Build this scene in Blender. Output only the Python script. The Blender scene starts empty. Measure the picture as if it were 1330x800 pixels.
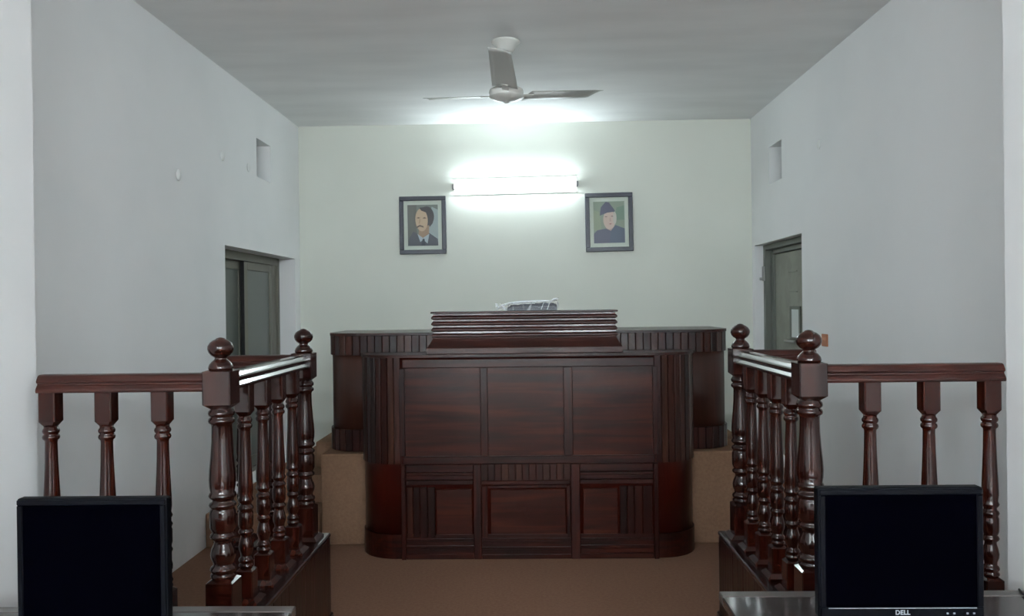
import bpy, bmesh, math, random
from mathutils import Vector, Matrix
random.seed(4)
C = bpy.context.scene.collection
S = bpy.context.scene
PI = math.pi

# ------------------------------------------------------------------ camera, world, exposure
W, H = 1330, 800
cd = bpy.data.cameras.new('camera'); cam = bpy.data.objects.new('camera', cd); C.objects.link(cam)
cd.sensor_fit = 'HORIZONTAL'; cd.sensor_width = 36.0; cd.lens = 36.0 * 1050 / 1330
cd.clip_start = 0.02; cd.clip_end = 60
CAMZ = 1.64
# rows: world X, Y, Z axes expressed in camera (right, up, forward) coordinates, from the measured vanishing point and roll
f = 1050.0; rl = math.radians(0.69)
d = Vector(((689-665)/f, (400-396)/f, 1.0)).normalized()
up = Vector((-math.sin(rl), math.cos(rl), 0)); up = (up - d*up.dot(d)).normalized()
rt = up.cross(d).normalized()
if rt.x < 0: rt = -rt
# camera axes in world coordinates
right = Vector((rt.x, d.x, up.x)); upw = Vector((rt.y, d.y, up.y)); fw = Vector((rt.z, d.z, up.z))
M = Matrix((( right.x, upw.x, -fw.x, 0), (right.y, upw.y, -fw.y, 0), (right.z, upw.z, -fw.z, CAMZ), (0, 0, 0, 1)))
cam.matrix_world = M
S.camera = cam
w = bpy.data.worlds.new('world'); S.world = w; w.use_nodes = True
w.node_tree.nodes['Background'].inputs[0].default_value = (0.75, 0.85, 1, 1)
w.node_tree.nodes['Background'].inputs[1].default_value = 0.1
S.view_settings.view_transform = 'Standard'; S.view_settings.look = 'None'
S.view_settings.gamma = 1.0; S.view_settings.exposure = 0.0
S.view_settings.use_curve_mapping = False
TUBE_FRONT = 105.0      # emission of the tube on the wall behind the bench
TUBE_REAR = 1060.0       # emission of the tubes in the public end of the room

# ------------------------------------------------------------------ materials
def hexc(r, g, b):
    def l(c):
        c /= 255.0
        return c/12.92 if c <= 0.04045 else ((c+0.055)/1.055)**2.4
    return (l(r), l(g), l(b), 1)
def newmat(name):
    m = bpy.data.materials.new(name); m.use_nodes = True
    return m, m.node_tree, m.node_tree.nodes['Principled BSDF']
def plain(name, col, rough=0.5, metal=0.0, spec=0.5, coat=0.0, emit=None, es=0.0):
    m, t, b = newmat(name)
    b.inputs['Base Color'].default_value = col; b.inputs['Roughness'].default_value = rough
    b.inputs['Metallic'].default_value = metal; b.inputs['Specular IOR Level'].default_value = spec
    b.inputs['Coat Weight'].default_value = coat
    if emit: b.inputs['Emission Color'].default_value = emit; b.inputs['Emission Strength'].default_value = es
    return m
def noisy(name, stops, scale=(1,1,1), nscale=4.0, detail=6.0, rough=0.6, bump=0.1, bscale=None, coat=0.0, spec=0.5, dist=0.0, bdist=0.002, coat_r=0.08):
    """procedural material: a stretched noise through a colour ramp, with bump"""
    m, t, b = newmat(name); n = t.nodes; L = t.links
    tc = n.new('ShaderNodeTexCoord'); mp = n.new('ShaderNodeMapping'); mp.inputs['Scale'].default_value = scale
    L.new(tc.outputs['Object'], mp.inputs['Vector'])
    nz = n.new('ShaderNodeTexNoise'); nz.inputs['Scale'].default_value = nscale; nz.inputs['Detail'].default_value = detail
    nz.inputs['Distortion'].default_value = dist
    L.new(mp.outputs[0], nz.inputs['Vector'])
    cr = n.new('ShaderNodeValToRGB'); els = cr.color_ramp.elements
    els[0].position = stops[0][0]; els[0].color = stops[0][1]; els[1].position = stops[-1][0]; els[1].color = stops[-1][1]
    for p, c in stops[1:-1]:
        e = els.new(p); e.color = c
    L.new(nz.outputs['Fac'], cr.inputs['Fac']); L.new(cr.outputs['Color'], b.inputs['Base Color'])
    b.inputs['Roughness'].default_value = rough; b.inputs['Coat Weight'].default_value = coat; b.inputs['Coat Roughness'].default_value = coat_r
    b.inputs['Specular IOR Level'].default_value = spec
    if bump:
        n2 = n.new('ShaderNodeTexNoise'); n2.inputs['Scale'].default_value = bscale or nscale; n2.inputs['Detail'].default_value = 5
        L.new(mp.outputs[0], n2.inputs['Vector'])
        bp = n.new('ShaderNodeBump'); bp.inputs['Strength'].default_value = bump; bp.inputs['Distance'].default_value = bdist
        L.new(n2.outputs['Fac'], bp.inputs['Height']); L.new(bp.outputs[0], b.inputs['Normal'])
    return m
def wood(name, dark, mid, light, axis, rough=0.33, coat=0.2, n=5.0):
    sc = {'x': (0.5, 7, 7), 'y': (7, 0.5, 7), 'z': (7, 7, 0.45)}[axis]
    k = lambda c: tuple(v*m for v, m in zip(hexc(*c), (0.60, 0.49, 0.43, 1)))
    return noisy(name, [(0.32, k(dark)), (0.5, k(mid)), (0.68, k(light))], sc, n, 8, rough, 0.12, 9, coat, 0.2, 0.7, 0.001)
D_, M_, L_ = (26, 7, 4), (44, 13, 8), (66, 26, 15)
WZ = wood('mahogany vertical grain', D_, M_, L_, 'z')
WX = wood('mahogany horizontal grain', D_, M_, L_, 'x')
WY = wood('mahogany lengthwise grain', D_, M_, L_, 'y')
WPANEL = wood('mahogany veneer panel', (34, 11, 6), (54, 20, 12), (78, 36, 22), 'x', 0.30, 0.12, 3.0)
WRAIL = wood('dark polished rail wood', (26, 8, 8), (38, 14, 12), (50, 20, 17), 'y', 0.25, 0.8)
WRAILX = wood('dark polished rail wood crosswise', (44, 19, 15), (60, 29, 24), (74, 38, 31), 'x', 0.35, 0.3)
WTURN = wood('polished turned wood', (30, 8, 4), (50, 17, 9), (82, 36, 19), 'z', 0.22, 0.5, 3.0)
WNEWEL = wood('polished newel wood', (28, 9, 6), (42, 16, 11), (62, 28, 19), 'z', 0.22, 0.5, 3.0)
TONES = [wood('slat tone %d' % i, dk, md, lt, 'z', 0.3, 0.3) for i, (dk, md, lt) in enumerate([
    ((30, 11, 8), (44, 17, 12), (58, 26, 19)), ((38, 17, 12), (56, 28, 21), (72, 39, 30)),
    ((32, 10, 7), (48, 16, 10), (64, 27, 17)), ((42, 23, 17), (60, 36, 28), (76, 48, 38)), ((22, 7, 5), (32, 11, 8), (44, 18, 13))])]
WDESK = wood('desk side veneer', (50, 28, 21), (62, 37, 29), (74, 46, 37), 'z', 0.38, 0.25, 2.0)
WDRUM = wood('red curved veneer', (36, 7, 3), (52, 12, 6), (66, 20, 11), 'z', 0.3, 0.2, 2.0)
WBASE = wood('dock base panel wood', (34, 9, 5), (50, 16, 9), (66, 27, 16), 'z', 0.38, 0.15)

def wallmat(name, base, dirt, low=0.0):
    m, t, b = newmat(name); n = t.nodes; L = t.links
    tc = n.new('ShaderNodeTexCoord')
    nz = n.new('ShaderNodeTexNoise'); nz.inputs['Scale'].default_value = 1.3; nz.inputs['Detail'].default_value = 6
    L.new(tc.outputs['Object'], nz.inputs['Vector'])
    mr = n.new('ShaderNodeMapRange'); mr.inputs['From Min'].default_value = 0.45; mr.inputs['From Max'].default_value = 0.8
    mr.inputs['To Max'].default_value = 0.45
    L.new(nz.outputs['Fac'], mr.inputs['Value'])
    # scuffs: soft blotches that occur low on the wall
    sp = n.new('ShaderNodeSeparateXYZ'); L.new(tc.outputs['Object'], sp.inputs[0])
    hz = n.new('ShaderNodeMapRange'); hz.inputs['From Min'].default_value = 1.3; hz.inputs['From Max'].default_value = 0.1; hz.inputs['To Max'].default_value = 1
    L.new(sp.outputs['Z'], hz.inputs['Value'])
    n3 = n.new('ShaderNodeTexNoise'); n3.inputs['Scale'].default_value = 5.0; n3.inputs['Detail'].default_value = 8; L.new(tc.outputs['Object'], n3.inputs['Vector'])
    m3 = n.new('ShaderNodeMapRange'); m3.inputs['From Min'].default_value = 0.56; m3.inputs['From Max'].default_value = 0.75; L.new(n3.outputs['Fac'], m3.inputs['Value'])
    mu = n.new('ShaderNodeMath'); mu.operation = 'MULTIPLY'; L.new(hz.outputs[0], mu.inputs[0]); L.new(m3.outputs[0], mu.inputs[1])
    mu2 = n.new('ShaderNodeMath'); mu2.operation = 'MULTIPLY_ADD'; mu2.inputs[1].default_value = low; L.new(mu.outputs[0], mu2.inputs[0]); L.new(mr.outputs[0], mu2.inputs[2])
    mx = n.new('ShaderNodeMix'); mx.data_type = 'RGBA'; mx.inputs[6].default_value = hexc(*base); mx.inputs[7].default_value = hexc(*dirt)
    L.new(mu2.outputs[0], mx.inputs[0]); L.new(mx.outputs[2], b.inputs['Base Color'])
    b.inputs['Roughness'].default_value = 0.75; b.inputs['Specular IOR Level'].default_value = 0.25
    n2 = n.new('ShaderNodeTexNoise'); n2.inputs['Scale'].default_value = 18; n2.inputs['Detail'].default_value = 6; L.new(tc.outputs['Object'], n2.inputs['Vector'])
    bp = n.new('ShaderNodeBump'); bp.inputs['Strength'].default_value = 0.12; bp.inputs['Distance'].default_value = 0.004
    L.new(n2.outputs['Fac'], bp.inputs['Height']); L.new(bp.outputs[0], b.inputs['Normal'])
    return m
WALL = wallmat('white distempered plaster', (241, 242, 242), (226, 229, 229), 0.5)
WALLB = wallmat('pale green grey plaster', (223, 226, 216), (212, 216, 206), 0.6)
CEIL = noisy('brushed whitewash ceiling', [(0.35, hexc(236, 237, 236)), (0.65, hexc(244, 245, 244))], (0.5, 2.0, 1), 2.0, 6, 0.8, 0.05, 6, 0, 0.2)
CARPET = noisy('brown carpet', [(0.3, hexc(116, 86, 70)), (0.7, hexc(128, 97, 79))], (1, 1, 1), 60, 6, 0.95, 0.5, 180, 0, 0.1, 0, 0.004)
CARPETB = noisy('tan step carpet', [(0.3, hexc(108, 83, 66)), (0.7, hexc(120, 93, 74))], (1, 1, 1), 60, 6, 0.95, 0.5, 180, 0, 0.1, 0, 0.004)
ALU = plain('bronze grey aluminium', hexc(112, 110, 100), 0.42, 0.35)
PANE = plain('grey filmed glass', hexc(92, 98, 94), 0.3, 0, 0.5)
SEAL = plain('black rubber seal', hexc(18, 18, 18), 0.6)
DOORG = noisy('grey green painted door', [(0.4, hexc(128, 130, 118)), (0.6, hexc(140, 142, 130))], (1,1,1), 6, 4, 0.45, 0.05)
FRAMEG = plain('dark grey door frame paint', hexc(100, 104, 96), 0.45)
WHITE = plain('white enamel', hexc(214, 214, 208), 0.35, 0, 0.5, 0.3)
BLADE = plain('cream grey fan blade', hexc(196, 197, 193), 0.35, 0, 0.5, 0.2)
BLACKP = plain('black bezel plastic', hexc(3, 4, 8), 0.45, 0, 0.06)
SCREEN = plain('switched off screen', hexc(1, 1, 3), 0.5, 0, 0.0)
SILVER = plain('silver plastic', hexc(150, 156, 164), 0.35, 0.4)
STEEL = plain('steel', hexc(170, 170, 168), 0.3, 0.8)
FRAMEB = plain('dark navy picture frame', hexc(30, 33, 48), 0.4, 0, 0.5)
MOUNT = plain('pale picture mount', hexc(206, 214, 202), 0.7)
SWITCHM = plain('terracotta switch plate', hexc(172, 112, 82), 0.5)
SWITCHD = plain('pale switch rocker', hexc(196, 140, 112), 0.45)
PLUG = plain('white round wall plug', hexc(232, 234, 232), 0.5)
TABLEM = noisy('dark laminate table top', [(0.35, hexc(34, 28, 28)), (0.65, hexc(46, 38, 37))], (0.6, 6, 6), 5, 6, 0.18, 0.03, 8, 0.3, 0.5)
TABLEE = noisy('grey brown laminate edge', [(0.35, hexc(62, 57, 56)), (0.65, hexc(78, 72, 70))], (0.6, 6, 6), 5, 6, 0.3, 0.03, 8, 0.2, 0.5)
CABLEM = plain('black cable rubber', hexc(20, 20, 22), 0.5)
GREYBOX = plain('dark grey wrapped plastic body', hexc(62, 66, 74), 0.4)
def emis(name, col, s):
    m, t, b = newmat(name); b.inputs['Base Color'].default_value = (0.9, 0.9, 0.9, 1)
    b.inputs['Emission Color'].default_value = col; b.inputs['Emission Strength'].default_value = s
    return m
GLOWF = emis('lit fluorescent tube', (0.82, 0.95, 1.0, 1), TUBE_FRONT)
GLOWR = emis('lit rear fluorescent tube', (0.84, 0.94, 1.0, 1), TUBE_REAR)
def filmmat():
    m, t, b = newmat('clear crinkled plastic film'); n = t.nodes; L = t.links
    b.inputs['Base Color'].default_value = (0.95, 0.97, 1, 1); b.inputs['Roughness'].default_value = 0.12
    b.inputs['Specular IOR Level'].default_value = 0.9
    tr = n.new('ShaderNodeBsdfTransparent'); mx = n.new('ShaderNodeMixShader')
    nz = n.new('ShaderNodeTexNoise'); nz.inputs['Scale'].default_value = 9; nz.inputs['Detail'].default_value = 3; nz.inputs['Distortion'].default_value = 1.0
    tc = n.new('ShaderNodeTexCoord'); mp = n.new('ShaderNodeMapping'); mp.inputs['Scale'].default_value = (2.2, 1, 1.0)
    mp.inputs['Rotation'].default_value = (0, 0.5, 0)
    L.new(tc.outputs['Object'], mp.inputs['Vector']); L.new(mp.outputs[0], nz.inputs['Vector'])
    mr = n.new('ShaderNodeMapRange'); mr.inputs['From Min'].default_value = 0.5; mr.inputs['From Max'].default_value = 0.66
    mr.inputs['To Min'].default_value = 0.06; mr.inputs['To Max'].default_value = 0.45
    L.new(nz.outputs['Fac'], mr.inputs['Value']); L.new(mr.outputs[0], mx.inputs[0])
    L.new(tr.outputs[0], mx.inputs[1]); L.new(b.outputs[0], mx.inputs[2])
    L.new(mx.outputs[0], n['Material Output'].inputs['Surface'])
    return m
FILM = filmmat()
FOLD_GLINT = plain('bunched plastic with painted glint', hexc(228, 234, 238), 0.2, 0, 0.8)  # bright reflections along the film's folds put into an opaque white colour

# ------------------------------------------------------------------ builders
def box(bm, x0, x1, y0, y1, z0, z1, bev=0.0, mi=0, seg=1):
    r = bmesh.ops.create_cube(bm, size=1.0)
    vs = r['verts']
    for v in vs:
        v.co = Vector(((x0+x1)/2 + v.co.x*(x1-x0), (y0+y1)/2 + v.co.y*(y1-y0), (z0+z1)/2 + v.co.z*(z1-z0)))
    fs = set(fc for v in vs for fc in v.link_faces)
    for fc in fs: fc.material_index = mi
    if bev:
        es = list(set(e for v in vs for e in v.link_edges))
        r2 = bmesh.ops.bevel(bm, geom=es, offset=bev, segments=seg, affect='EDGES', profile=0.5, material=-1)
        for fc in r2['faces']: fc.material_index = mi
def lathe(bm, prof, cx=0, cy=0, seg=24, mi=0, axis='z', o=(0, 0, 0)):
    """prof: (radius, height) list"""
    rings = []
    for r, z in prof:
        ring = []
        for k in range(seg):
            a = 2*PI*k/seg
            if axis == 'z': p = (cx + r*math.cos(a), cy + r*math.sin(a), z)
            elif axis == 'x': p = (o[0] + z, o[1] + r*math.cos(a), o[2] + r*math.sin(a))
            else: p = (o[0] + r*math.cos(a), o[1] + z, o[2] + r*math.sin(a))
            ring.append(bm.verts.new(p))
        rings.append(ring)
    for a, b in zip(rings, rings[1:]):
        for k in range(seg):
            fc = bm.faces.new((a[k], a[(k+1) % seg], b[(k+1) % seg], b[k])); fc.smooth = True; fc.material_index = mi
    for rg in (rings[0], rings[-1]):
        try: fc = bm.faces.new(rg); fc.material_index = mi
        except ValueError: pass
def prism(bm, pts, z0, z1, mi=0, smooth=False):
    """pts: plan polygon"""
    a = [bm.verts.new((x, y, z0)) for x, y in pts]; b = [bm.verts.new((x, y, z1)) for x, y in pts]
    n = len(pts)
    for k in range(n):
        fc = bm.faces.new((a[k], a[(k+1) % n], b[(k+1) % n], b[k])); fc.material_index = mi; fc.smooth = smooth
    bm.faces.new(a[::-1]).material_index = mi; bm.faces.new(b).material_index = mi
def sweep(bm, prof, p0, p1, side, mi=0, cap=True):
    """extrude a closed (s, z) profile from p0 to p1, s measured along 'side'"""
    p0, p1, side = Vector(p0), Vector(p1), Vector(side)
    a = [bm.verts.new(p0 + side*s + Vector((0, 0, z))) for s, z in prof]
    b = [bm.verts.new(p1 + side*s + Vector((0, 0, z))) for s, z in prof]
    n = len(prof)
    for k in range(n):
        fc = bm.faces.new((a[k], a[(k+1) % n], b[(k+1) % n], b[k])); fc.material_index = mi
    if cap: bm.faces.new(a); bm.faces.new(b[::-1])
def tube(bm, pts, r, seg=8):
    rings = []
    for i, p in enumerate(pts):
        p = Vector(p); q = Vector(pts[min(i+1, len(pts)-1)]); o = Vector(pts[max(i-1, 0)])
        t = (q-o).normalized(); u = t.orthogonal().normalized() if i == 0 else (u - t*u.dot(t)).normalized()
        v = t.cross(u)
        rings.append([bm.verts.new(p + u*r*math.cos(2*PI*k/seg) + v*r*math.sin(2*PI*k/seg)) for k in range(seg)])
    for a, b in zip(rings, rings[1:]):
        for k in range(seg):
            bm.faces.new((a[k], a[(k+1) % seg], b[(k+1) % seg], b[k])).smooth = True
    bm.faces.new(rings[0]); bm.faces.new(rings[-1])
ROOT = {}
def obj(name, bm, mats, parent=None):
    bmesh.ops.recalc_face_normals(bm, faces=bm.faces)
    off = ROOT.get(parent.name, Vector((0, 0, 0))) if parent else Vector((0, 0, 0))
    if off.length: bmesh.ops.translate(bm, verts=bm.verts, vec=-off)
    me = bpy.data.meshes.new(name); bm.to_mesh(me); bm.free()
    for m in (mats if isinstance(mats, (list, tuple)) else [mats]): me.materials.append(m)
    o = bpy.data.objects.new(name, me); C.objects.link(o)
    if parent: o.parent = parent; ROOT[o.name] = off
    return o
def tag(o, label, cat, group=None):
    o['label'] = label; o['category'] = cat
    if group: o['group'] = group
    return o
def thing(name, label, cat, loc=(0, 0, 0), group=None):
    o = bpy.data.objects.new(name, None); C.objects.link(o); o.location = loc; o.empty_display_size = 0.1
    ROOT[o.name] = Vector(loc)
    return tag(o, label, cat, group)
def struct(name, bm, m, parent=None):
    o = obj(name, bm, m, parent)
    if not parent: o['kind'] = 'structure'
    return o
def sroot(name, loc):
    o = bpy.data.objects.new(name, None); C.objects.link(o); o.location = loc; ROOT[o.name] = Vector(loc); o['kind'] = 'structure'
    return o
def put_origin(o, loc):
    """give a single-mesh thing its origin at loc"""
    loc = Vector(loc); o.data.transform(Matrix.Translation(-loc)); o.location = loc
def B(): return bmesh.new()

# ------------------------------------------------------------------ room shell
XL, XR, YB, YR, ZC = -2.25, 2.146, 7.86, -4.6, 3.41
PLx, PRx, PY0, PY1 = -1.878, 1.752, 2.25, 3.03          # pillars either side
TH = 0.28
def holed_wall(name, xin, out, holes, mat):
    """side wall in the YZ plane whose room face is x = xin; holes are (y0, y1, z0, z1)"""
    x0, x1 = sorted((xin, xin + out*TH)); b = B()
    ys = sorted({YR-0.2, YB+0.2, *[h[0] for h in holes], *[h[1] for h in holes]})
    zs = sorted({0.0, ZC, *[h[2] for h in holes], *[h[3] for h in holes]})
    ins = lambda y, z: any(h[0] < y < h[1] and h[2] < z < h[3] for h in holes)
    cell = lambda i, j: 0 <= i < len(ys)-1 and 0 <= j < len(zs)-1 and not ins((ys[i]+ys[i+1])/2, (zs[j]+zs[j+1])/2)
    for i in range(len(ys)-1):
        for j in range(len(zs)-1):
            if not cell(i, j): continue
            ya, yb, za, zb = ys[i], ys[i+1], zs[j], zs[j+1]
            for x in (x0, x1): b.faces.new([b.verts.new(p) for p in ((x, ya, za), (x, yb, za), (x, yb, zb), (x, ya, zb))])
            for di, dj, q in ((-1, 0, ((x0, ya, za), (x1, ya, za), (x1, ya, zb), (x0, ya, zb))), (1, 0, ((x0, yb, za), (x1, yb, za), (x1, yb, zb), (x0, yb, zb))),
                              (0, -1, ((x0, ya, za), (x1, ya, za), (x1, yb, za), (x0, yb, za))), (0, 1, ((x0, ya, zb), (x1, ya, zb), (x1, yb, zb), (x0, yb, zb)))):
                if not cell(i+di, j+dj): b.faces.new([b.verts.new(p) for p in q])
    bmesh.ops.remove_doubles(b, verts=b.verts, dist=1e-5)
    return struct(name, b, mat)
DL = (5.92, 7.69, 0.236, 2.11); VL = (6.64, 7.00, 2.73, 3.05)
DR = (6.436, 7.77, 0.236, 2.18); VR = (6.92, 7.275, 2.69, 3.02)
holed_wall('wall_left', XL, -1, [DL, VL], WALL)
holed_wall('wall_right', XR, 1, [DR, VR], WALL)
b = B(); box(b, XL-TH, XR+TH, YB, YB+0.2, 0, ZC); struct('wall_back', b, WALLB)
b = B(); box(b, XL-TH, XR+TH, YR-0.2, YR, 0, ZC); struct('wall_rear', b, WALL)
b = B(); box(b, XL-TH, XR+TH, YR-0.2, YB+0.2, -0.15, 0); struct('floor', b, CARPET)
b = B(); box(b, XL-TH, XR+TH, YR-0.2, YB+0.2, ZC, ZC+0.15); struct('ceiling', b, CEIL)
b = B(); box(b, XL, PLx, PY0, PY1, 0, ZC, 0.006); struct('wall_left_pillar', b, WALL)
b = B(); box(b, PRx, XR, PY0, PY1, 0, ZC, 0.006); struct('wall_right_pillar', b, WALL)
# blanking plates behind the two small openings high in the side walls
b = B(); box(b, XL-TH+0.01, XL-TH+0.04, VL[0], VL[1], VL[2], VL[3]); struct('trim_1', b, WALLB)
b = B(); box(b, XR+TH-0.04, XR+TH-0.01, VR[0], VR[1], VR[2], VR[3]); struct('trim_2', b, WALLB)

# door_1: sliding aluminium door in the left wall
xf = XL - 0.15
r = sroot('door_1', (xf, (DL[0]+DL[1])/2, DL[2]))
b = B()
box(b, xf-0.09, xf, DL[0], DL[0]+0.05, DL[2], DL[3], 0.003); box(b, xf-0.09, xf, DL[1]-0.05, DL[1], DL[2], DL[3], 0.003)
box(b, xf-0.09, xf, DL[0]+0.05, DL[1]-0.05, DL[3]-0.07, DL[3], 0.003); box(b, xf-0.09, xf, DL[0]+0.05, DL[1]-0.05, DL[2], DL[2]+0.04, 0.003)
obj('door_frame', b, ALU, r)
def leaf(y0, y1, x1, sa, sb):
    b = B(); x0 = x1-0.03; z0, z1 = DL[2]+0.042, DL[3]-0.072
    box(b, x0, x1, y0, y0+sa, z0, z1, 0.003); box(b, x0, x1, y1-sb, y1, z0, z1, 0.003)
    box(b, x0, x1, y0+sa, y1-sb, z1-0.07, z1, 0.003); box(b, x0, x1, y0+sa, y1-sb, z0, z0+0.09, 0.003)
    o = obj('sliding_leaf', b, ALU, r)
    b = B(); box(b, x0+0.011, x0+0.017, y0+sa, y1-sb, z0+0.09, z1-0.07); obj('pane', b, PANE, o)
    b = B(); box(b, x0+0.003, x1+0.002, y0-0.008, y0-0.0005, z0, z1); obj('seal', b, SEAL, o)
leaf(6.765, 7.50, xf-0.012, 0.085, 0.06)
leaf(5.975, 6.84, xf-0.052, 0.06, 0.08)
b = B(); box(b, xf-0.08, xf-0.012, 7.505, 7.57, DL[2]+0.042, DL[3]-0.072, 0.003); box(b, xf-0.06, xf-0.02, 7.572, 7.638, DL[2]+0.042, DL[3]-0.072, 0.003)
obj('end_stile', b, ALU, r)

# door_2: painted steel door in the right wall
xr = XR + 0.08
r = sroot('door_2', (xr, (DR[0]+DR[1])/2, DR[2]))
b = B()
for a0, a1, xa, xb in ((0, 0.07, xr, xr+0.18), (0.07, 0.13, xr+0.05, xr+0.18)):
    box(b, xa, xb, DR[0]+a0, DR[0]+a1, DR[2], DR[3]-a0, 0.004); box(b, xa, xb, DR[1]-a1, DR[1]-a0, DR[2], DR[3]-a0, 0.004)
    box(b, xa, xb, DR[0]+a1, DR[1]-a1, DR[3]-a1*0.7, DR[3]-a0*0.7, 0.004)
obj('door_frame', b, FRAMEG, r)
b = B(); xl = xr+0.075
box(b, xl, xl+0.04, DR[0]+0.133, DR[1]-0.133, DR[2]+0.005, DR[3]-0.095, 0.003)
for z in (1.90, 1.72): box(b, xl-0.006, xl, 7.02, 7.24, z, z+0.012, 0.002)
lf = obj('door_leaf', b, DOORG, r)
b = B()
box(b, xl-0.012, xl, 6.93, 6.965, 1.31, 1.60, 0.002); box(b, xl-0.012, xl, 7.17, 7.205, 1.31, 1.60, 0.002)
box(b, xl-0.012, xl, 6.965, 7.17, 1.575, 1.60, 0.002); box(b, xl-0.012, xl, 6.965, 7.17, 1.31, 1.33, 0.002)
hf = obj('lock_frame', b, FRAMEG, lf)
b = B(); box(b, xl-0.006, xl, 6.965, 7.17, 1.33, 1.575); obj('lock_plate', b, plain('pale lock plate', hexc(212, 218, 216), 0.3), lf)
b = B(); box(b, xl-0.05, xl-0.032, 6.98, 7.26, 1.285, 1.305, 0.005); box(b, xl-0.04, xl, 7.22, 7.245, 1.283, 1.307, 0.003); obj('door_handle', b, STEEL, lf)
b = B(); box(b, xr-0.02, xr, 7.715, 7.75, 1.84, 1.98, 0.004); lathe(b, [(0.012, -0.045), (0.014, -0.03), (0.01, -0.018)], axis='x', o=(xr, 7.73, 1.86), seg=12)
obj('latch', b, STEEL, r)

# ------------------------------------------------------------------ platform and steps
PF = 5.54; PZ = 0.628; PX0, PX1 = -1.46, 1.40
t = thing('platform', 'brown carpeted platform that raises the wide desk above the floor', 'platform', ((PX0+PX1)/2, 6.6, 0))
b = B(); box(b, PX0, PX1, PF, YB-0.002, 0, PZ, 0.012, 0, 2); obj('platform_body', b, CARPETB, t)
def steps(name, label, xa, xw, s):
    t = thing(name, label, 'steps', ((xa+xw)/2, 6.6, 0))
    for i, (y, x, z0, z1) in enumerate(((5.49, xw, 0, 0.234), (5.79, xa + s*0.44, 0.234, 0.431), (6.05, xa + s*0.17, 0.431, PZ))):
        b = B(); a, c = sorted((xa+s*0.002, x - (s*0.002 if i == 0 else 0))); box(b, a, c, y, YB-0.002, z0, z1, 0.01, 0, 2)
        obj('step', b, CARPETB, t)
steps('carpeted_steps', 'tan carpeted steps between the platform and the left wall', PX0, XL, -1)
steps('carpeted_steps', 'tan carpeted steps between the platform and the right wall', PX1, XR, 1)

# ------------------------------------------------------------------ curved furniture helpers
def rpath(x0, x1, yf, yb, r, n=10, ext=0.0):
    """plan path, back left -> round the front -> back right"""
    x0 -= ext; x1 += ext; yf -= ext; r = r + ext
    p = [(x0, yb), (x0, yf+r)]
    for k in range(1, n+1):
        a = PI + (PI/2)*k/n; p.append((x0+r + r*math.cos(a), yf+r + r*math.sin(a)))
    for k in range(0, n+1):
        a = 1.5*PI + (PI/2)*k/n; p.append((x1-r + r*math.cos(a), yf+r + r*math.sin(a)))
    p.append((x1, yb))
    return p
def along(path, step):
    """points and outward normals every ~step along path"""
    L = [0]
    for a, c in zip(path, path[1:]): L.append(L[-1] + math.hypot(c[0]-a[0], c[1]-a[1]))
    n = max(1, round(L[-1]/step)); out = []
    for i in range(n+1):
        s = L[-1]*i/n; k = 0
        while k < len(L)-2 and L[k+1] < s: k += 1
        u = (s-L[k])/max(1e-9, L[k+1]-L[k]); a, c = path[k], path[k+1]
        out.append((a[0]+(c[0]-a[0])*u, a[1]+(c[1]-a[1])*u))
    return out
def slats(bm, path, z0, z1, t, step, only=None, ntone=5):
    pts = along(path, step)
    for a, c in zip(pts, pts[1:]):
        mx_, my_ = (a[0]+c[0])/2, (a[1]+c[1])/2
        if only and not only(mx_, my_): continue
        dx, dy = c[0]-a[0], c[1]-a[1]; l = math.hypot(dx, dy); dx /= l; dy /= l
        nx, ny = dy, -dx                      # outward for a left-to-right path round the front
        g = 0.0012; o = t + random.uniform(-0.0015, 0.0015); mi = random.randrange(ntone)
        p0 = (a[0]+dx*g, a[1]+dy*g); p1 = (c[0]-dx*g, c[1]-dy*g)
        q = [p0, p1, (p1[0]+nx*(o-0.002)-dx*0.001, p1[1]+ny*(o-0.002)-dy*0.001), ((p1[0]+nx*o-dx*0.003), (p1[1]+ny*o-dy*0.003)),
             ((p0[0]+nx*o+dx*0.003), (p0[1]+ny*o+dy*0.003)), (p0[0]+nx*(o-0.002)+dx*0.001, p0[1]+ny*(o-0.002)+dy*0.001)]
        prism(bm, q, z0, z1, mi)

# ------------------------------------------------------------------ judge's desk on the platform
DX0, DX1, DYF, DYB = -1.432, 1.378, 5.62, 6.35
DZ0, DZ1 = PZ, 1.457
t = thing('judges_desk', 'wide dark desk with rounded ends and slatted bands, standing on the platform', 'desk', ((DX0+DX1)/2, 6.0, DZ0))
b = B(); prism(b, rpath(DX0, DX1, DYF, DYB, 0.21, 12), DZ0+0.001, DZ1-0.02, 0, True); obj('body', b, WDESK, t)
b = B(); slats(b, rpath(DX0, DX1, DYF, DYB, 0.21, 12), DZ1-0.155, DZ1-0.02, 0.014, 0.052); obj('slatted_band', b, TONES, t)
b = B(); prism(b, rpath(DX0, DX1, DYF, DYB, 0.21, 12, 0.008), DZ0+0.004, DZ0+0.155); slats(b, rpath(DX0, DX1, DYF, DYB, 0.21, 12, 0.008), DZ0+0.005, DZ0+0.155, 0.008, 0.052); obj('slatted_band', b, TONES, t)
b = B(); prism(b, rpath(DX0, DX1, DYF, DYB, 0.21, 12, 0.018), DZ1-0.018, DZ1); obj('desk_top', b, WX, t)

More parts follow.
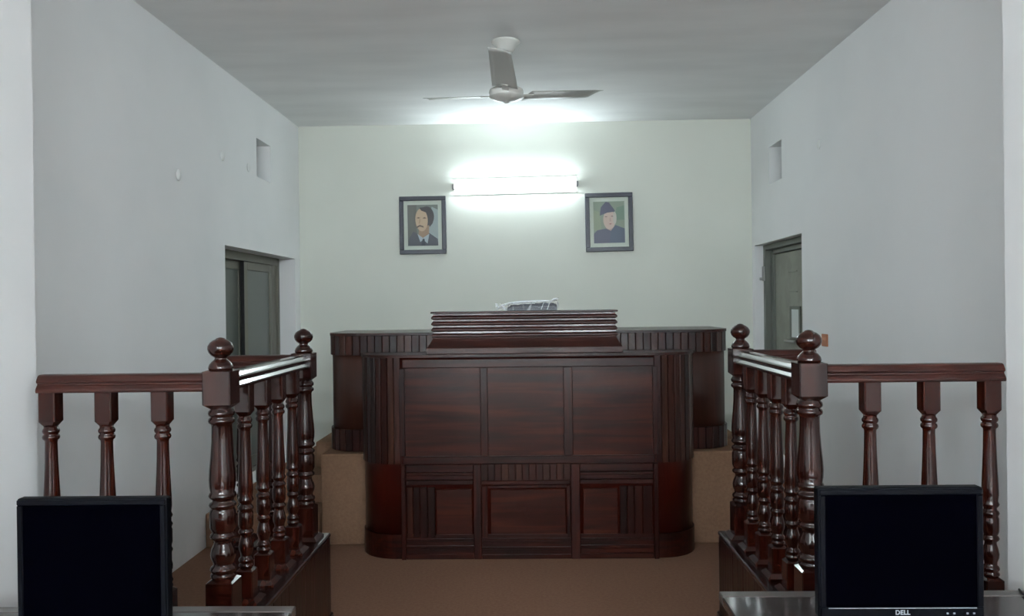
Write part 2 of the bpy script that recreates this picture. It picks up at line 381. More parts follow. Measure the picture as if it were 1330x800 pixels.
# ------------------------------------------------------------------ bench front with curved ends
FX0, FX1, FY, FYB, FR = -1.132, 1.072, 5.235, 5.532, 0.24
zp = lambda y: 1.64 - (y-394.5)*FY/1050.0                    # height of a pixel row on the bench face
xp = lambda x: (x-689)*FY/1050.0 + 0.001
ZT = 1.325
t = thing('bench_front', 'large dark red panelled wooden bench front with curved slatted ends, on the carpet', 'bench', ((FX0+FX1)/2, 5.38, 0))
b = B(); prism(b, rpath(FX0, FX1, FY, FYB, FR, 12), 0.0, ZT-0.018, 0, True); obj('body', b, WDRUM, t)
up_ = rpath(FX0, FX1, FY, FYB, FR, 12)
xa, xb = xp(521), xp(847)
b = B(); slats(b, up_, zp(600), ZT-0.02, 0.012, 0.043, lambda x, y: x < xa); obj('curved_slats', b, TONES, t)
b = B(); slats(b, up_, zp(600), ZT-0.02, 0.012, 0.043, lambda x, y: x > xb); obj('curved_slats', b, TONES, t)
b = B(); prism(b, rpath(FX0, FX1, FY, FYB, FR, 14, 0.010), 0.001, zp(692)); obj('plinth', b, WX, t)
b = B(); prism(b, rpath(FX0, FX1, FY, FYB, FR, 14, 0.020), ZT-0.018, ZT); obj('top_ledge', b, WX, t)
yf = FY
def bar(b, px0, px1, py0, py1, dep, bev=0.004, mi=0): box(b, xp(px0), xp(px1), yf-dep, yf+0.01, zp(py1), zp(py0), bev, mi)
# rails and stiles of the upper panels
for r0, r1, dp in ((463.5, 475, 0.016), (590, 600, 0.018)):
    b = B(); bar(b, 521, 847, r0, r1, dp); obj('rail', b, WX, t)
for p0, p1 in ((516, 524), (622, 632), (730, 742), (845, 852)):
    b = B(); bar(b, p0, p1, 475.2, 589.8, 0.015); obj('stile', b, WZ, t)
for p0, p1 in ((524, 622), (632, 730), (742, 845)):
    b = B(); bar(b, p0, p1, 475, 590, 0.004, 0); obj('upper_panel', b, WPANEL, t)
# lower half
for p0, p1, dd in ((518, 524, 0.03), (612, 622, 0.022), (738, 750, 0.022), (845, 851, 0.03)):
    b = B(); bar(b, p0, p1, 600.3, 727, dd); obj('post', b, WZ, t)
for p0, p1, ms in ((524, 612, 0), (750, 845, 0), (622, 738, 1)):
    rows = ((601, 611, .006), (611, 615, .016), (615, 621, .004), (621, 627, .020), (697, 701, .018), (706, 710, .022), (710, 717, .013), (717, 727, .020)) if not ms else \
           ((622, 627, .020), (697, 701, .018), (708, 711, .020), (711, 718, .012), (718, 727, .019))
    for r0, r1, dp in rows:
        b = B(); bar(b, p0+0.1, p1-0.1, r0+0.05, r1-0.05, dp, 0.003); obj('moulding', b, WX, t)
b = B(); n = 13
for k in range(n):
    x0_, x1_ = 622 + 116*k/n, 622 + 116*(k+1)/n
    bar(b, x0_+0.3, x1_-0.3, 600.5, 622, 0.012+random.uniform(-.002, .002), 0.0015, random.randrange(5))
obj('slat_frieze', b, TONES, t)
b = B(); bar(b, 634, 731, 634, 695, 0.006, 0.003); obj('lower_panel', b, WPANEL, t)
b = B(); bar(b, 622.5, 630, 629, 697, 0.012, 0.003); bar(b, 733, 737.5, 629, 697, 0.012, 0.003); bar(b, 630, 733, 628, 632, 0.012, 0.003); obj('panel_frame', b, WZ, t)
for side in (0, 1):
    pA = (563, 610) if side == 0 else (754, 799)
    b = B(); bar(b, pA[0], pA[1], 633, 695, 0.006, 0.003); obj('lower_panel', b, WPANEL, t)
    s0, s1 = (525, 562) if side == 0 else (801, 844)
    b = B(); k = s0
    for wv in (8, 9, 10, 10) if side == 0 else (10, 9, 11, 13):
        bar(b, k+0.3, min(k+wv, s1)-0.3, 630, 696, random.uniform(0.007, 0.016), 0.003, random.randrange(5)); k += wv
    obj('board_strip', b, TONES, t)

# stepped shelf box on the bench front
bx0, bx1 = -0.635, 0.548
t = thing('reading_shelf', 'stepped wooden shelf box with reeded front, on top of the bench front', 'shelf box', ((bx0+bx1)/2, 5.45, ZT))
def stepbox(bm, prof, x0, x1, yfr, yb, mi=0):
    """stack of rectangles (out, z) forming a moulded box"""
    rings = []
    for o, z in prof:
        rings.append([bm.verts.new(p) for p in ((x0-o, yfr-o, z), (x1+o, yfr-o, z), (x1+o, yb, z), (x0-o, yb, z))])
    for a, c in zip(rings, rings[1:]):
        for k in range(4): bm.faces.new((a[k], a[(k+1) % 4], c[(k+1) % 4], c[k])).material_index = mi
    bm.faces.new(rings[0][::-1]); bm.faces.new(rings[-1])
z0 = ZT+0.0005; TB = 1.602
prof = [(0.042, z0), (0.046, z0+0.004), (0.046, z0+0.036), (0.0445, z0+0.041), (0.040, z0+0.046)]
for k in range(1, 8):                                 # flared sweep
    u = k/7; prof.append((0.006 + 0.034*(1-u)**1.35, z0+0.046+0.062*u))
b = B(); stepbox(b, prof, bx0, bx1, 5.29, 5.59); obj('flared_base', b, WRAILX, t)
b = B(); zz = z0+0.1085; pr = [(0.006, zz)]
n = 4; hgt = (TB-0.012-zz)/n
for k in range(n):
    zb = zz + k*hgt
    pr += [(0.014, zb+0.003), (0.017, zb+0.008), (0.016, zb+0.014), (0.010, zb+0.021), (0.005, zb+0.026), (0.004, zb+hgt-0.002)]
stepbox(b, pr, bx0, bx1, 5.29, 5.59); obj('reeded_riser', b, WRAILX, t)
b = B(); box(b, bx0-0.02, bx1+0.02, 5.268, 5.595, TB-0.012, TB, 0.003); obj('top_board', b, WRAILX, t)

# dark object wrapped in clear plastic on the shelf box
t = thing('wrapped_package', 'dark grey object in crinkled clear plastic, lying on the stepped shelf box', 'package', (-0.02, 5.45, TB))
b = B(); random.seed(9)
xs = [-0.155 + 0.33*i/14 for i in range(15)]
sec = []
for i, x in enumerate(xs):
    u = i/14; h = 0.034 + 0.014*math.sin(u*PI*0.62) + (0.004 if i % 3 else 0)
    if i == 0: h *= 0.6
    if i == 14: h *= 0.75
    sec.append([b.verts.new((x, 5.45+dy, TB+0.001+dz*h)) for dy, dz in ((-0.07, 0), (-0.072, 0.6), (-0.05, 0.95), (0.05, 1.0), (0.07, 0.6), (0.07, 0))])
for a, c in zip(sec, sec[1:]):
    for k in range(6): b.faces.new((a[k], a[(k+1) % 6], c[(k+1) % 6], c[k])).smooth = False
b.faces.new(sec[0]); b.faces.new(sec[-1][::-1]); obj('contents', b, GREYBOX, t)
b = B(); nx, ny = 44, 16; grid = []
for i in range(nx+1):
    row = []; u = i/nx; x = -0.235 + 0.425*u
    hh = 0.030 + 0.022*min(1, u*3) + 0.006*u
    if u < 0.18: hh = 0.036 + 0.02*(0.5-abs(u/0.18-0.5))
    if u < 0.05: hh = 0.048 - u*0.3
    if u > 0.84: hh += 0.022*((u-0.84)/0.16)**0.8
    for j in range(ny+1):
        v = j/ny; y = 5.45 + (v-0.5)*0.19
        prf = min(1.0, (0.5-abs(v-0.5))*2*3.2)
        z = TB + 0.003 + hh*prf**0.6 + random.uniform(-0.003, 0.004)*(1 if 0 < j < ny else 0)
        row.append(b.verts.new((x + random.uniform(-.003, .003), y + random.uniform(-.002, .002), z)))
    grid.append(row)
for i in range(nx):
    for j in range(ny): b.faces.new((grid[i][j], grid[i+1][j], grid[i+1][j+1], grid[i][j+1]))
wrap = obj('plastic_wrap', b, FILM, t)
for pts, rr in ((((-0.232, 0.0, 0.050), (-0.215, 0.0, 0.022), (-0.19, 0.0, 0.036), (-0.14, 0.0, 0.052), (-0.07, 0, 0.060), (0.02, 0, 0.062), (0.10, 0, 0.064), (0.135, 0, 0.060), (0.16, 0, 0.075), (0.187, 0, 0.078)), 0.007),
                (((-0.225, -0.06, 0.012), (-0.19, -0.075, 0.035), (-0.155, -0.08, 0.012)), 0.005), (((-0.20, -0.05, 0.03), (-0.17, -0.08, 0.015), (-0.165, -0.085, 0.004)), 0.006),
                (((0.07, -0.078, 0.008), (0.085, -0.07, 0.045), (0.095, -0.03, 0.060)), 0.0025), (((0.11, -0.082, 0.006), (0.125, -0.07, 0.045), (0.132, -0.02, 0.060)), 0.003),
                (((-0.12, -0.07, 0.045), (-0.05, -0.073, 0.050), (0.03, -0.07, 0.047)), 0.002)):
    b = B(); tube(b, [(x, 5.45+y, TB+z) for x, y, z in pts], rr, 6); obj('glint_fold', b, FOLD_GLINT, wrap)

# ------------------------------------------------------------------ docks (turned railings on a low wooden base)
BZ = 0.465; RZ = 1.337
NEWEL = [(0.030, .641), (0.043, .645), (0.047, .652), (0.046, .659), (0.039, .664), (0.045, .669), (0.048, .677), (0.045, .685), (0.036, .692),
         (0.037, .702), (0.044, .718), (0.046, .734), (0.042, .752), (0.034, .768), (0.032, .778), (0.034, .786), (0.044, .792), (0.047, .799), (0.045, .806), (0.038, .812),
         (0.041, .818), (0.047, .832), (0.047, .888), (0.044, .897), (0.040, .903), (0.046, .908), (0.049, .915), (0.046, .922), (0.037, .928), (0.037, .935),
         (0.046, .941), (0.050, .949), (0.047, .957), (0.043, .962), (0.047, .985), (0.048, 1.010), (0.046, 1.045), (0.041, 1.095), (0.037, 1.150), (0.036, 1.205),
         (0.038, 1.213), (0.046, 1.219), (0.048, 1.227), (0.045, 1.235), (0.038, 1.240), (0.045, 1.245), (0.048, 1.253), (0.046, 1.261), (0.040, 1.268), (0.040, 1.276)]
BAL = [(0.020, .603), (0.029, .607), (0.032, .613), (0.030, .619), (0.025, .623), (0.030, .628), (0.032, .635), (0.029, .642), (0.023, .648),
       (0.024, .660), (0.030, .676), (0.031, .690), (0.027, .710), (0.022, .726), (0.022, .734), (0.029, .740), (0.032, .747), (0.029, .754), (0.024, .759),
       (0.028, .765), (0.031, .775), (0.031, .822), (0.028, .830), (0.030, .835), (0.033, .842), (0.030, .849), (0.024, .854), (0.024, .862),
       (0.030, .868), (0.033, .875), (0.030, .882), (0.028, .888), (0.031, .912), (0.030, .950), (0.027, 1.010), (0.024, 1.080), (0.0225, 1.150),
       (0.024, 1.158), (0.030, 1.163), (0.032, 1.170), (0.030, 1.177), (0.025, 1.181), (0.030, 1.186), (0.032, 1.193), (0.030, 1.199), (0.026, 1.204), (0.026, 1.212)]
def squareblock(bm, hw, z0, z1, chb=0.0, cht=0.0):
    rings = []
    pr = []
    if chb: pr += [(hw*0.62, z0), (hw, z0+chb)]
    else: pr += [(hw, z0)]
    if cht: pr += [(hw, z1-cht), (hw*0.62, z1)]
    else: pr += [(hw, z1)]
    e = 0.004
    for h, z in pr:
        k = h-e
        rings.append([bm.verts.new(p) for p in ((-k, -h, z), (k, -h, z), (h, -k, z), (h, k, z), (k, h, z), (-k, h, z), (-h, k, z), (-h, -k, z))])
    for a, c in zip(rings, rings[1:]):
        for q in range(8): bm.faces.new((a[q], a[(q+1) % 8], c[(q+1) % 8], c[q]))
    bm.faces.new(rings[0][::-1]); bm.faces.new(rings[-1])
def plinth_block(bm, hw, z):
    rings = [[bm.verts.new((sx*h, sy*h, zz)) for sx, sy in ((-1, -1), (1, -1), (1, 1), (-1, 1))] for h, zz in ((hw, z), (hw, z+0.008), (hw-0.018, z+0.024))]
    for a, c in zip(rings, rings[1:]):
        for q in range(4): bm.faces.new((a[q], a[(q+1) % 4], c[(q+1) % 4], c[q]))
    bm.faces.new(rings[0][::-1]); bm.faces.new(rings[-1])
b = B(); plinth_block(b, 0.058, BZ+0.001); squareblock(b, 0.034, BZ+0.002, 0.604, 0, 0.010); lathe(b, [(q*0.94, z) for q, z in BAL], seg=20); squareblock(b, 0.031, 1.211, RZ-0.0005, 0.018, 0)
me_bal = bpy.data.meshes.new('baluster'); bmesh.ops.recalc_face_normals(b, faces=b.faces); b.to_mesh(me_bal); b.free(); me_bal.materials.append(WTURN)
b = B(); plinth_block(b, 0.072, BZ+0.001); squareblock(b, 0.050, BZ+0.002, 0.646, 0, 0.012); lathe(b, NEWEL, seg=28); squareblock(b, 0.052, 1.272, 1.416, 0.016, 0.006)
me_new = bpy.data.meshes.new('newel_post'); bmesh.ops.recalc_face_normals(b, faces=b.faces); b.to_mesh(me_new); b.free(); me_new.materials.append(WNEWEL)
b = B(); lathe(b, [(0.030, 1.410), (0.044, 1.4165), (0.045, 1.422), (0.041, 1.434), (0.032, 1.445), (0.023, 1.452), (0.021, 1.457), (0.024, 1.461), (0.034, 1.467),
                   (0.043, 1.478), (0.047, 1.490), (0.046, 1.502), (0.039, 1.514), (0.028, 1.523), (0.018, 1.527), (0.014, 1.531), (0.003, 1.534)], seg=32)
me_fin = bpy.data.meshes.new('finial'); bmesh.ops.recalc_face_normals(b, faces=b.faces); b.to_mesh(me_fin); b.free(); me_fin.materials.append(WNEWEL)
half = [(0.0, 0.066), (0.016, 0.066), (0.023, 0.064), (0.028, 0.0605), (0.036, 0.048), (0.0385, 0.042), (0.037, 0.037), (0.031, 0.034), (0.031, 0.028), (0.0345, 0.0255),
        (0.043, 0.0135), (0.0445, 0.008), (0.0435, 0.003), (0.040, 0.0), (0.0, 0.0)]
RAILP = half[1:-1] + [(-s, z) for s, z in reversed(half[1:-1])]
def dock(name, label, xr_, yn, yfar, s, xout, nb, bspace, backx):
    """s = +1: the aisle lies towards +x"""
    t = thing(name, label, 'railing', ((xr_+xout)/2, (yn+yfar)/2, 0))
    rx, ry = t.location.x, t.location.y
    def inst(nm, me, x, y, z=0, par=None):
        o = bpy.data.objects.new(nm, me); C.objects.link(o); o.parent = par or t
        o.location = (0, 0, 0) if par else (x-rx, y-ry, z); ROOT[o.name] = Vector((0, 0, 0)); return o
    for y in (yn, yfar):
        n_ = inst('newel_post', me_new, xr_, y); inst('finial', me_fin, 0, 0, 0, n_)
    for k in range(nb):
        inst('baluster', me_bal, xr_, yn + (yfar-yn)*(k+1.12)/(nb+1.12))
    k = 1
    for x in bspace: inst('baluster', me_bal, x, yn)
    for x in backx: inst('baluster', me_bal, x, yfar)
    b = B(); sweep(b, RAILP, (xr_, yn+0.05, RZ), (xr_, yfar-0.05, RZ), (1, 0, 0)); obj('handrail', b, WRAIL, t)
    b = B(); sweep(b, RAILP, (xr_-s*0.05, yn, RZ), (xout, yn, RZ), (0, 1, 0)); obj('handrail', b, WRAILX, t)
    b = B(); sweep(b, RAILP, (xr_-s*0.05, yfar, RZ), (backx[-1]-s*0.04, yfar, RZ), (0, 1, 0)); obj('handrail', b, WRAILX, t)
    # base: side along the aisle, front, short back return
    i0, i1 = sorted((xr_+s*0.085, xr_-s*0.09)); ya, yb = yn-0.12, yfar+0.12
    f0, f1 = sorted((xr_-s*0.09, xout)); k0, k1 = sorted((xr_-s*0.09, backx[-1]-s*0.04))
    b = B(); box(b, i0, i1, ya, yb, 0.0, BZ-0.022); box(b, f0, f1, ya, ya+0.22, 0, BZ-0.022); box(b, k0, k1, yb-0.22, yb, 0, BZ-0.022)
    base = obj('base', b, WBASE, t)
    b = B(); box(b, i0-0.008, i1+0.008, ya-0.008, yb+0.008, BZ-0.022, BZ, 0.005); q0, q1 = (f0, f1-0.01) if s > 0 else (f0+0.01, f1)
    box(b, q0, q1, ya-0.008, ya+0.228, BZ-0.022, BZ-0.0003, 0.005); q0, q1 = (k0, k1-0.01) if s > 0 else (k0+0.01, k1)
    box(b, q0, q1, yb-0.228, yb+0.008, BZ-0.022, BZ-0.0003, 0.005); obj('base_top', b, WRAIL, t)
    b = B(); X = xr_+s*0.085; n_ = 26
    for k in range(n_):
        y0_, y1_ = ya + (yb-ya)*k/n_, ya + (yb-ya)*(k+1)/n_
        a0, a1 = sorted((X, X+s*(0.005+random.uniform(0, .002)))); box(b, a0, a1, y0_+0.0006, y1_-0.0006, 0.05, BZ-0.024, 0.001, random.choice((0, 1, 2, 4)))
    n_ = 4; wd = i1-i0
    for k in range(n_):
        box(b, i0+wd*k/n_+0.0006, i0+wd*(k+1)/n_-0.0006, yb, yb+0.006, 0.05, BZ-0.024, 0.001, random.choice((0, 1, 2, 4)))
    obj('slat_cladding', b, TONES, t)
    b = B(); a0, a1 = sorted((X, X+s*0.016)); box(b, a0, a1, ya, yb+0.016, 0, 0.05, 0.006); obj('skirting', b, WY, t)
dock('dock_railing', 'turned wooden dock railing by the left wall, its rail ending at the left pillar', -1.15, 2.97, 4.065, 1, PLx+0.056, 4, (-1.371, -1.581, -1.791), (-1.31, -1.47, -1.545))
dock('dock_railing', 'turned wooden dock railing by the right wall, its rail ending at the right pillar', 1.045, 3.065, 4.06, -1, PRx-0.001, 4, (1.270, 1.488, 1.712), (1.18, 1.29, 1.37))

# ------------------------------------------------------------------ pictures
def picture(corners, label, kind):
    """corners: px TL, TR, BR, BL on the back wall"""
    Y = YB-0.005
    def w_(p): # pixel -> back wall, using the measured frame
        v = right*((p[0]-665)/f) + upw*(-(p[1]-400)/f) + fw
        tt = Y/v.y; return (v.x*tt, CAMZ+v.z*tt)
    P = [w_(p) for p in corners]
    cx = sum(p[0] for p in P)/4; cz = sum(p[1] for p in P)/4
    wd = ((P[1][0]-P[0][0])+(P[2][0]-P[3][0]))/2; ht = ((P[0][1]-P[3][1])+(P[1][1]-P[2][1]))/2
    ang = math.atan2((P[1][1]-P[0][1])+(P[2][1]-P[3][1]), 2*wd)
    t = thing('picture_frame', label, 'picture', (cx, YB-0.002, cz), 'portraits on the back wall')
    ROOT[t.name] = Vector((0, 0, 0))
    t.rotation_euler = (0, -ang, 0)
    hw, hh, fwid = wd/2, ht/2, 0.042
    b = B()
    for a in ((-hw, hw, hh-fwid, hh), (-hw, hw, -hh, -hh+fwid), (-hw, -hw+fwid, -hh+fwid, hh-fwid), (hw-fwid, hw, -hh+fwid, hh-fwid)):
        box(b, a[0], a[1], -0.028, 0, a[2], a[3], 0.004)
    obj('frame', b, FRAMEB, t)
    b = B(); box(b, -hw+fwid, hw-fwid, -0.010, -0.002, -hh+fwid, hh-fwid); obj('mount', b, MOUNT, t)
    # the print: flat painted shapes laid on one sheet
    pw, ph = hw-fwid-0.038, hh-fwid-0.040
    b = B(); mats = []; lay = [0]
    def shape(pts, col, rgh=0.55):
        lay[0] += 1; y = -0.0115 - 0.0003*lay[0]
        mats.append(plain('hazed print colour', hexc(*[c*0.82+q*0.18 for c, q in zip(col, (196, 204, 200))]), rgh))  # haze of the picture glass mixed into every print colour as a pale tone
        a = [b.verts.new((max(-pw, min(pw, x*pw)), y, max(-ph, min(ph, z*ph)))) for x, z in pts]
        b.faces.new(a).material_index = len(mats)-1
    def ell(cx_, cz_, rx_, rz_, rot=0, n=24): 
        return [(cx_ + rx_*math.cos(2*PI*k/n)*math.cos(rot) - rz_*math.sin(2*PI*k/n)*math.sin(rot), cz_ + rx_*math.cos(2*PI*k/n)*math.sin(rot) + rz_*math.sin(2*PI*k/n)*math.cos(rot)) for k in range(n)]
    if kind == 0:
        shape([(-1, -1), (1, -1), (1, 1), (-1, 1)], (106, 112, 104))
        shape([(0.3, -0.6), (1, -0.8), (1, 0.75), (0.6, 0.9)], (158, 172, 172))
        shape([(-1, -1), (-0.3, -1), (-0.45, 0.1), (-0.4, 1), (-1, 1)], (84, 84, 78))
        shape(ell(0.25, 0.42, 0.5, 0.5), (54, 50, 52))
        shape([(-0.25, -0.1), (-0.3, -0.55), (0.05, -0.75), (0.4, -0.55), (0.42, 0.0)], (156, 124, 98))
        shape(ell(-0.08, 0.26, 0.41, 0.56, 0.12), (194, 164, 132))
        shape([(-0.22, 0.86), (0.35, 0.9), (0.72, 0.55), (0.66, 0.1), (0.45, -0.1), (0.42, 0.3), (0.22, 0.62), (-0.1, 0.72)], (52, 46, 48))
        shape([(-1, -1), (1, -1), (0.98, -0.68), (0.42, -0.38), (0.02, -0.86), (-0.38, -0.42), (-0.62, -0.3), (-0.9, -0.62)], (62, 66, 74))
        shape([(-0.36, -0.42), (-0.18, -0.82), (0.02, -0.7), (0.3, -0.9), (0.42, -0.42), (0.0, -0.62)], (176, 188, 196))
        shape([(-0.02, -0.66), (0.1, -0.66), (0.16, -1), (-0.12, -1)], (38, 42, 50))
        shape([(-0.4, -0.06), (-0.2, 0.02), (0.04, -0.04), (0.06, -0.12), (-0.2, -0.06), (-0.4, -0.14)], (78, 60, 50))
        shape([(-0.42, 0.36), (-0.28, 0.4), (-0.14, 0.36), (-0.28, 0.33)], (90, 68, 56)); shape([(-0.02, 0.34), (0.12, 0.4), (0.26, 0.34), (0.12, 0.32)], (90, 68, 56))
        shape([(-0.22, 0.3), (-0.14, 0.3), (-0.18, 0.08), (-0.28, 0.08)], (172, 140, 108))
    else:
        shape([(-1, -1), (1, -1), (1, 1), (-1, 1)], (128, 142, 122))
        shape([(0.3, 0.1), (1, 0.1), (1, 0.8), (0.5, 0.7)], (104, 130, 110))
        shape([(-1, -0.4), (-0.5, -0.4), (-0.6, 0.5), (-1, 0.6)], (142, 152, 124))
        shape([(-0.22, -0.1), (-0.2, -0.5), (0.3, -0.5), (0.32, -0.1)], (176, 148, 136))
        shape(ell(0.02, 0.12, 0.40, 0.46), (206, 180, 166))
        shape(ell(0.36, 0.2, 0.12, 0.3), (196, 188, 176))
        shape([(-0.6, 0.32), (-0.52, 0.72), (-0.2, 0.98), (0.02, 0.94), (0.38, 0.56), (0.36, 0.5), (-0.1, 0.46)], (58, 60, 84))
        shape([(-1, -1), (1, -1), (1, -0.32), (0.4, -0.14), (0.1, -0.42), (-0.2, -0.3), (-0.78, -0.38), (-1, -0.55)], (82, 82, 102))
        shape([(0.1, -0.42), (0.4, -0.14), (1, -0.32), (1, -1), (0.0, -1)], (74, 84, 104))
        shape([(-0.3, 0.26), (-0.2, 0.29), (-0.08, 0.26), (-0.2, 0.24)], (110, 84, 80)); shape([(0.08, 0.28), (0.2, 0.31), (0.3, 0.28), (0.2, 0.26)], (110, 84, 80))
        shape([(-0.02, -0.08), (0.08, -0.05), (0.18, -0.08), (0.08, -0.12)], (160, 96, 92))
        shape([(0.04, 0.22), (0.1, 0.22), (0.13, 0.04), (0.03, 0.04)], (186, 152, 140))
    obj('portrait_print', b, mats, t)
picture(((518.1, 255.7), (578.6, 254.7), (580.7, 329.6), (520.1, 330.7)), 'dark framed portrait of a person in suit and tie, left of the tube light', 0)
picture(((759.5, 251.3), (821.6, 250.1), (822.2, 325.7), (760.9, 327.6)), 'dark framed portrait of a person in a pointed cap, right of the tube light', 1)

# ------------------------------------------------------------------ tube lights
def tube_light(loc, rotz, glow, label):
    """batten along local x, facing local -y"""
    t = thing('tube_light', label, 'light', loc)
    ROOT[t.name] = Vector((0, 0, 0)); t.rotation_euler = (0, 0, rotz)
    if rotz == 0: t.rotation_euler = (0, -0.012, 0)
    b = B(); box(b, -0.60, 0.60, -0.006, -0.001, -0.078, 0.078, 0.002); obj('reflector_batten', b, WHITE, t)  # plate made tall as an added reflector, imitating the tube's wide glow
    b = B(); lathe(b, [(0.016, -0.585), (0.016, 0.585)], axis='x', o=(0, -0.030, 0), seg=16); obj('tube', b, glow, t)
    for s in (-1, 1):
        b = B(); box(b, *sorted((s*0.586, s*0.612)), -0.05, -0.001, -0.024, 0.024, 0.005); obj('end_holder', b, plain('grey lamp holder', hexc(150, 150, 150), 0.5), t)
tube_light((-0.135, YB-0.001, 2.80), 0, GLOWF, 'bright lit fluorescent tube on the back wall between the two portraits')
tube_light((-1.05, YR+0.001, 2.75), PI, GLOWR, 'lit fluorescent tube on the rear wall, nearer the left side')
tube_light((0.95, YR+0.001, 2.75), PI, GLOWR, 'lit fluorescent tube on the rear wall, nearer the right side')
tube_light((XL+0.001, -3.4, 2.85), PI/2, GLOWR, 'lit fluorescent tube on the left side wall behind the viewer')
tube_light((XR-0.001, -3.4, 2.85), -PI/2, GLOWR, 'lit fluorescent tube on the right side wall behind the viewer')

# ------------------------------------------------------------------ ceiling fan
FXc, FYc = -0.145, 5.42; FZ = 3.045
t = thing('ceiling_fan', 'pale three bladed ceiling fan hanging from the ceiling', 'fan', (FXc, FYc, FZ))
b = B(); lathe(b, [(0.012, ZC-0.001), (0.094, ZC-0.001), (0.097, ZC-0.008), (0.092, ZC-0.020), (0.072, ZC-0.032), (0.060, ZC-0.060), (0.046, ZC-0.078), (0.020, ZC-0.082)], FXc, FYc, 32); obj('canopy', b, WHITE, t)
b = B(); lathe(b, [(0.011, FZ+0.10), (0.011, ZC-0.080)], FXc, FYc, 12); lathe(b, [(0.02, FZ+0.052), (0.045, FZ+0.058), (0.040, FZ+0.09), (0.022, FZ+0.12), (0.013, FZ+0.13)], FXc, FYc, 24); obj('rod', b, WHITE, t)
b = B(); lathe(b, [(0.03, FZ+0.054), (0.085, FZ+0.05), (0.112, FZ+0.036), (0.117, FZ+0.018), (0.112, FZ+0.004), (0.116, FZ-0.004), (0.112, FZ-0.012), (0.090, FZ-0.026), (0.055, FZ-0.037), (0.022, FZ-0.042), (0.016, FZ-0.052), (0.004, FZ-0.055)], FXc, FYc, 40); obj('motor_hub', b, WHITE, t)
def blade_bm():
    b = B(); R0, R1 = 0.155, 0.70; n = 12; top = []; bot = []
    for i in range(n+1):
        u = i/n; x = R0 + (R1-R0)*u; hw = 0.085 - 0.018*u
        dx = -0.03*u if True else 0
        pitch = math.radians(9); zc = 0.012 + (x-0.1)*0.13
        rt_, rb = [], []
        for v in (-1, -0.6, 0, 0.6, 1):
            y = v*hw; xx = x + (0.024*v*-1 if i == n else 0)
            z = zc - y*math.sin(pitch) - 0.006*(v*v)
            rt_.append(b.verts.new((xx, y*math.cos(pitch), z+0.0012))); rb.append(b.verts.new((xx, y*math.cos(pitch), z-0.0012)))
        top.append(rt_); bot.append(rb)
    for i in range(n):
        for j in range(4):
            b.faces.new((top[i][j], top[i+1][j], top[i+1][j+1], top[i][j+1])).smooth = True
            b.faces.new((bot[i][j+1], bot[i+1][j+1], bot[i+1][j], bot[i][j])).smooth = True
    for i in range(n):
        b.faces.new((top[i][0], bot[i][0], bot[i+1][0], top[i+1][0])); b.faces.new((top[i][4], top[i+1][4], bot[i+1][4], bot[i][4]))
    for j in range(4):
        b.faces.new((top[0][j], top[0][j+1], bot[0][j+1], bot[0][j])); b.faces.new((top[n][j+1], top[n][j], bot[n][j], bot[n][j+1]))
    return b
for a in (math.radians(-91.5), math.radians(27), math.radians(147)):
    bb = blade_bm(); o = obj('blade', bb, BLADE, None); o.parent = t; o.rotation_euler = (0, 0, a)
    bb = B(); box(bb, 0.10, 0.20, -0.022, 0.022, 0.004, 0.010, 0.002)
    for v in bb.verts: v.co.z += (v.co.x-0.1)*0.13; v.co.z -= v.co.y*0.19
    k = obj('blade_bracket', bb, WHITE, None); k.parent = o

# ------------------------------------------------------------------ small wall fittings
t = thing('wall_switch', 'small terracotta coloured switch plate on the right wall', 'switch', (XR, 5.94, 1.357))
b = B(); box(b, XR-0.010, XR-0.0005, 5.885, 5.995, 1.312, 1.402, 0.003); obj('plate', b, SWITCHM, t)
for y in (5.915, 5.943, 5.971):
    b = B(); box(b, XR-0.015, XR-0.0102, y-0.008, y+0.008, 1.357, 1.38, 0.002); obj('rocker', b, SWITCHD, t)
def plug(x, y, z, s, label):
    b = B(); lathe(b, [(0.002, s*0.0008), (0.036, s*0.0008), (0.036, s*0.004), (0.028, s*0.008), (0.010, s*0.009), (0.004, s*0.012)], axis='x', o=(0, 0, 0), seg=20)
    o = obj('wall_plug', b, PLUG); o.location = (x, y, z); tag(o, label, 'plug', 'round plugs on the side walls')
plug(XL, 5.14, 2.50, 1, 'small round plug on left wall, the nearest to the viewer of three')
plug(XL, 5.89, 2.76, 1, 'round white plug on left wall, middle and highest of three')
plug(XL, 6.44, 2.77, 1, 'round white plug on left wall, close beside the small square opening')
plug(XR, 6.03, 2.80, -1, 'round white plug high on the right wall')

# ------------------------------------------------------------------ tables and monitors
def table(name, label, x0, x1, y0, y1, z):
    t = thing(name, label, 'table', ((x0+x1)/2, (y0+y1)/2, 0))
    b = B(); box(b, x0, x1, y0, y1-0.048, z-0.028, z, 0.003); obj('tabletop', b, TABLEM, t)
    b = B(); box(b, x0, x1, y1-0.0465, y1, z-0.028, z+0.0005, 0.003); obj('back_lipping', b, TABLEE, t)
    for lx in (x0+0.03, x1-0.03):
        b = B(); box(b, lx-0.014, lx+0.014, y0+0.03, y1-0.05, 0, z-0.028, 0.002); obj('side_panel', b, TABLEM, t)
    b = B(); box(b, x0+0.045, x1-0.045, y1-0.09, y1-0.072, 0.25, z-0.028, 0.001); obj('modesty_panel', b, TABLEM, t)
TZ = 0.76
table('desk_table', 'dark laminate table in the left foreground', -1.83, -0.709, 1.72, 2.39, TZ-0.008)
table('desk_table', 'dark glossy laminate table in the right foreground', 0.563, 1.76, 1.76, 2.475, TZ)
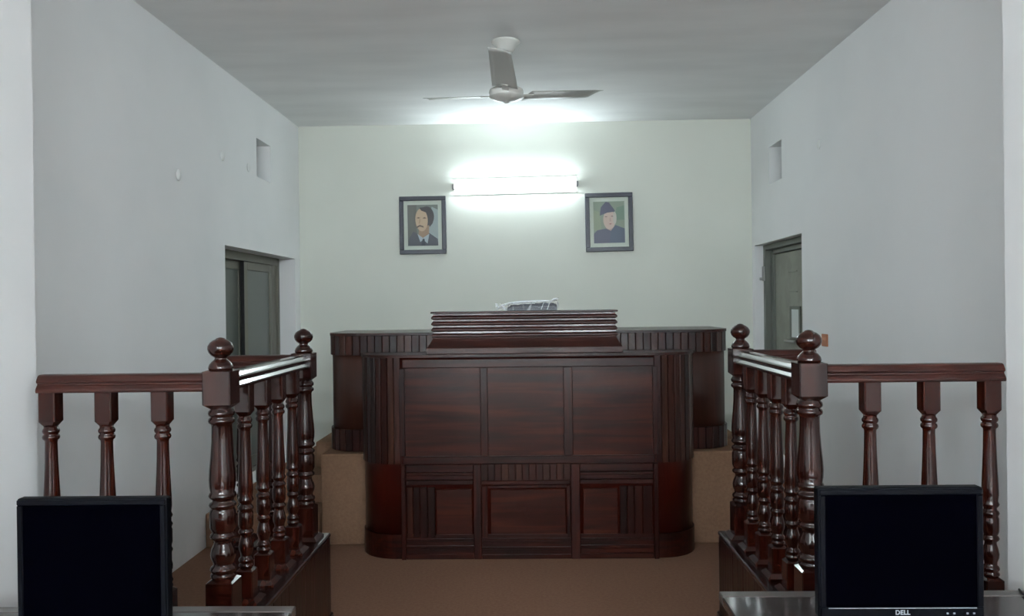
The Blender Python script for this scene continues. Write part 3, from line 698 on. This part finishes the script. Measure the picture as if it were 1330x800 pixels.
def monitor(label, cx, y, z0, zt, wd, tz, rot):
    t = thing('monitor', label, 'monitor', (cx, y, tz)); ROOT[t.name] = Vector((0, 0, 0)); t.rotation_euler = (0, 0, rot)
    a, h0, h1 = wd/2, z0-tz, zt-tz
    b = B(); box(b, -a, a, 0.0, 0.032, h0, h1, 0.006, 0, 2)
    # swelling back shell
    rg = []
    for k, (m, yy) in enumerate(((0.03, 0.031), (0.045, 0.048), (0.085, 0.060))):
        rg.append([b.verts.new(p) for p in ((-a+m, yy, h0+m), (a-m, yy, h0+m), (a-m, yy, h1-m), (-a+m, yy, h1-m))])
    for p, q in zip(rg, rg[1:]):
        for k in range(4): b.faces.new((p[k], p[(k+1) % 4], q[(k+1) % 4], q[k]))
    b.faces.new(rg[0][::-1]); b.faces.new(rg[-1])
    obj('housing', b, BLACKP, t)
    bz = 0.018; b = B()
    for q in ((-a+0.003, a-0.003, h1-bz, h1-0.003), (-a+0.003, a-0.003, h0+0.003, h0+0.030), (-a+0.003, -a+bz, h0+0.030, h1-bz), (a-bz, a-0.003, h0+0.030, h1-bz)):
        box(b, q[0], q[1], -0.006, 0.0005, q[2], q[3], 0.0025)
    bzl = obj('bezel', b, BLACKP, t)
    b = B(); box(b, -a+bz, a-bz, -0.0012, 0.0003, h0+0.030, h1-bz); obj('screen', b, SCREEN, t)
    b = B(); box(b, -a+0.022, a-0.022, -0.0075, -0.0055, h0+0.0275, h0+0.0292); obj('trim_line', b, SILVER, bzl)
    for k in (0, 1, 3, 4):
        b = B(); box(b, a-0.095+k*0.016, a-0.090+k*0.016, -0.0075, -0.0055, h0+0.013, h0+0.017, 0.0005); obj('button', b, SILVER, bzl)
    cu = bpy.data.curves.new('mark', 'FONT'); cu.body = 'DELL'; cu.size = 0.0155; cu.align_x = 'CENTER'; cu.extrude = 0.0004; cu.offset = 0.0004; cu.space_character = 1.05
    tmp = bpy.data.objects.new('mark_tmp', cu); C.objects.link(tmp); bpy.context.view_layer.update()
    me = bpy.data.meshes.new_from_object(tmp.evaluated_get(bpy.context.evaluated_depsgraph_get())); bpy.data.objects.remove(tmp)
    me.materials.clear(); me.materials.append(SILVER)
    o = bpy.data.objects.new('lettering', me); C.objects.link(o); o.parent = bzl; o.rotation_euler = (PI/2, 0, 0); o.location = (0, -0.0068, h0+0.0125)
    # stand
    b = B(); box(b, -0.035, 0.035, 0.035, 0.065, 0.012, h0+0.10, 0.004); obj('stand_neck', b, BLACKP, t)
    b = B(); lathe(b, [(0.118, 0.0005), (0.12, 0.004), (0.115, 0.010), (0.05, 0.014)], 0, 0.05, 32); obj('stand_foot', b, BLACKP, t)
monitor('black switched off monitor on the table in the left foreground', -1.181, 2.135, 0.785, 1.137, 0.408, TZ-0.008, 0.0)
monitor('black switched off monitor on the right foreground table, silver lettering on its lower bezel', 0.90, 2.0, 0.860, 1.182, 0.402, TZ, 0.0)
t = B(); tube(t, [(1.462, 2.468, TZ+0.005), (1.445, 2.41, TZ+0.005), (1.415, 2.30, TZ+0.0045), (1.40, 2.20, TZ+0.0045), (1.36, 2.10, TZ+0.0045), (1.27, 2.04, TZ+0.0045), (1.18, 2.05, TZ+0.0045)], 0.003)
c = obj('cable', t, CABLEM); put_origin(c, (1.40, 2.25, TZ)); tag(c, 'thin black cable lying on the right foreground table', 'cable')
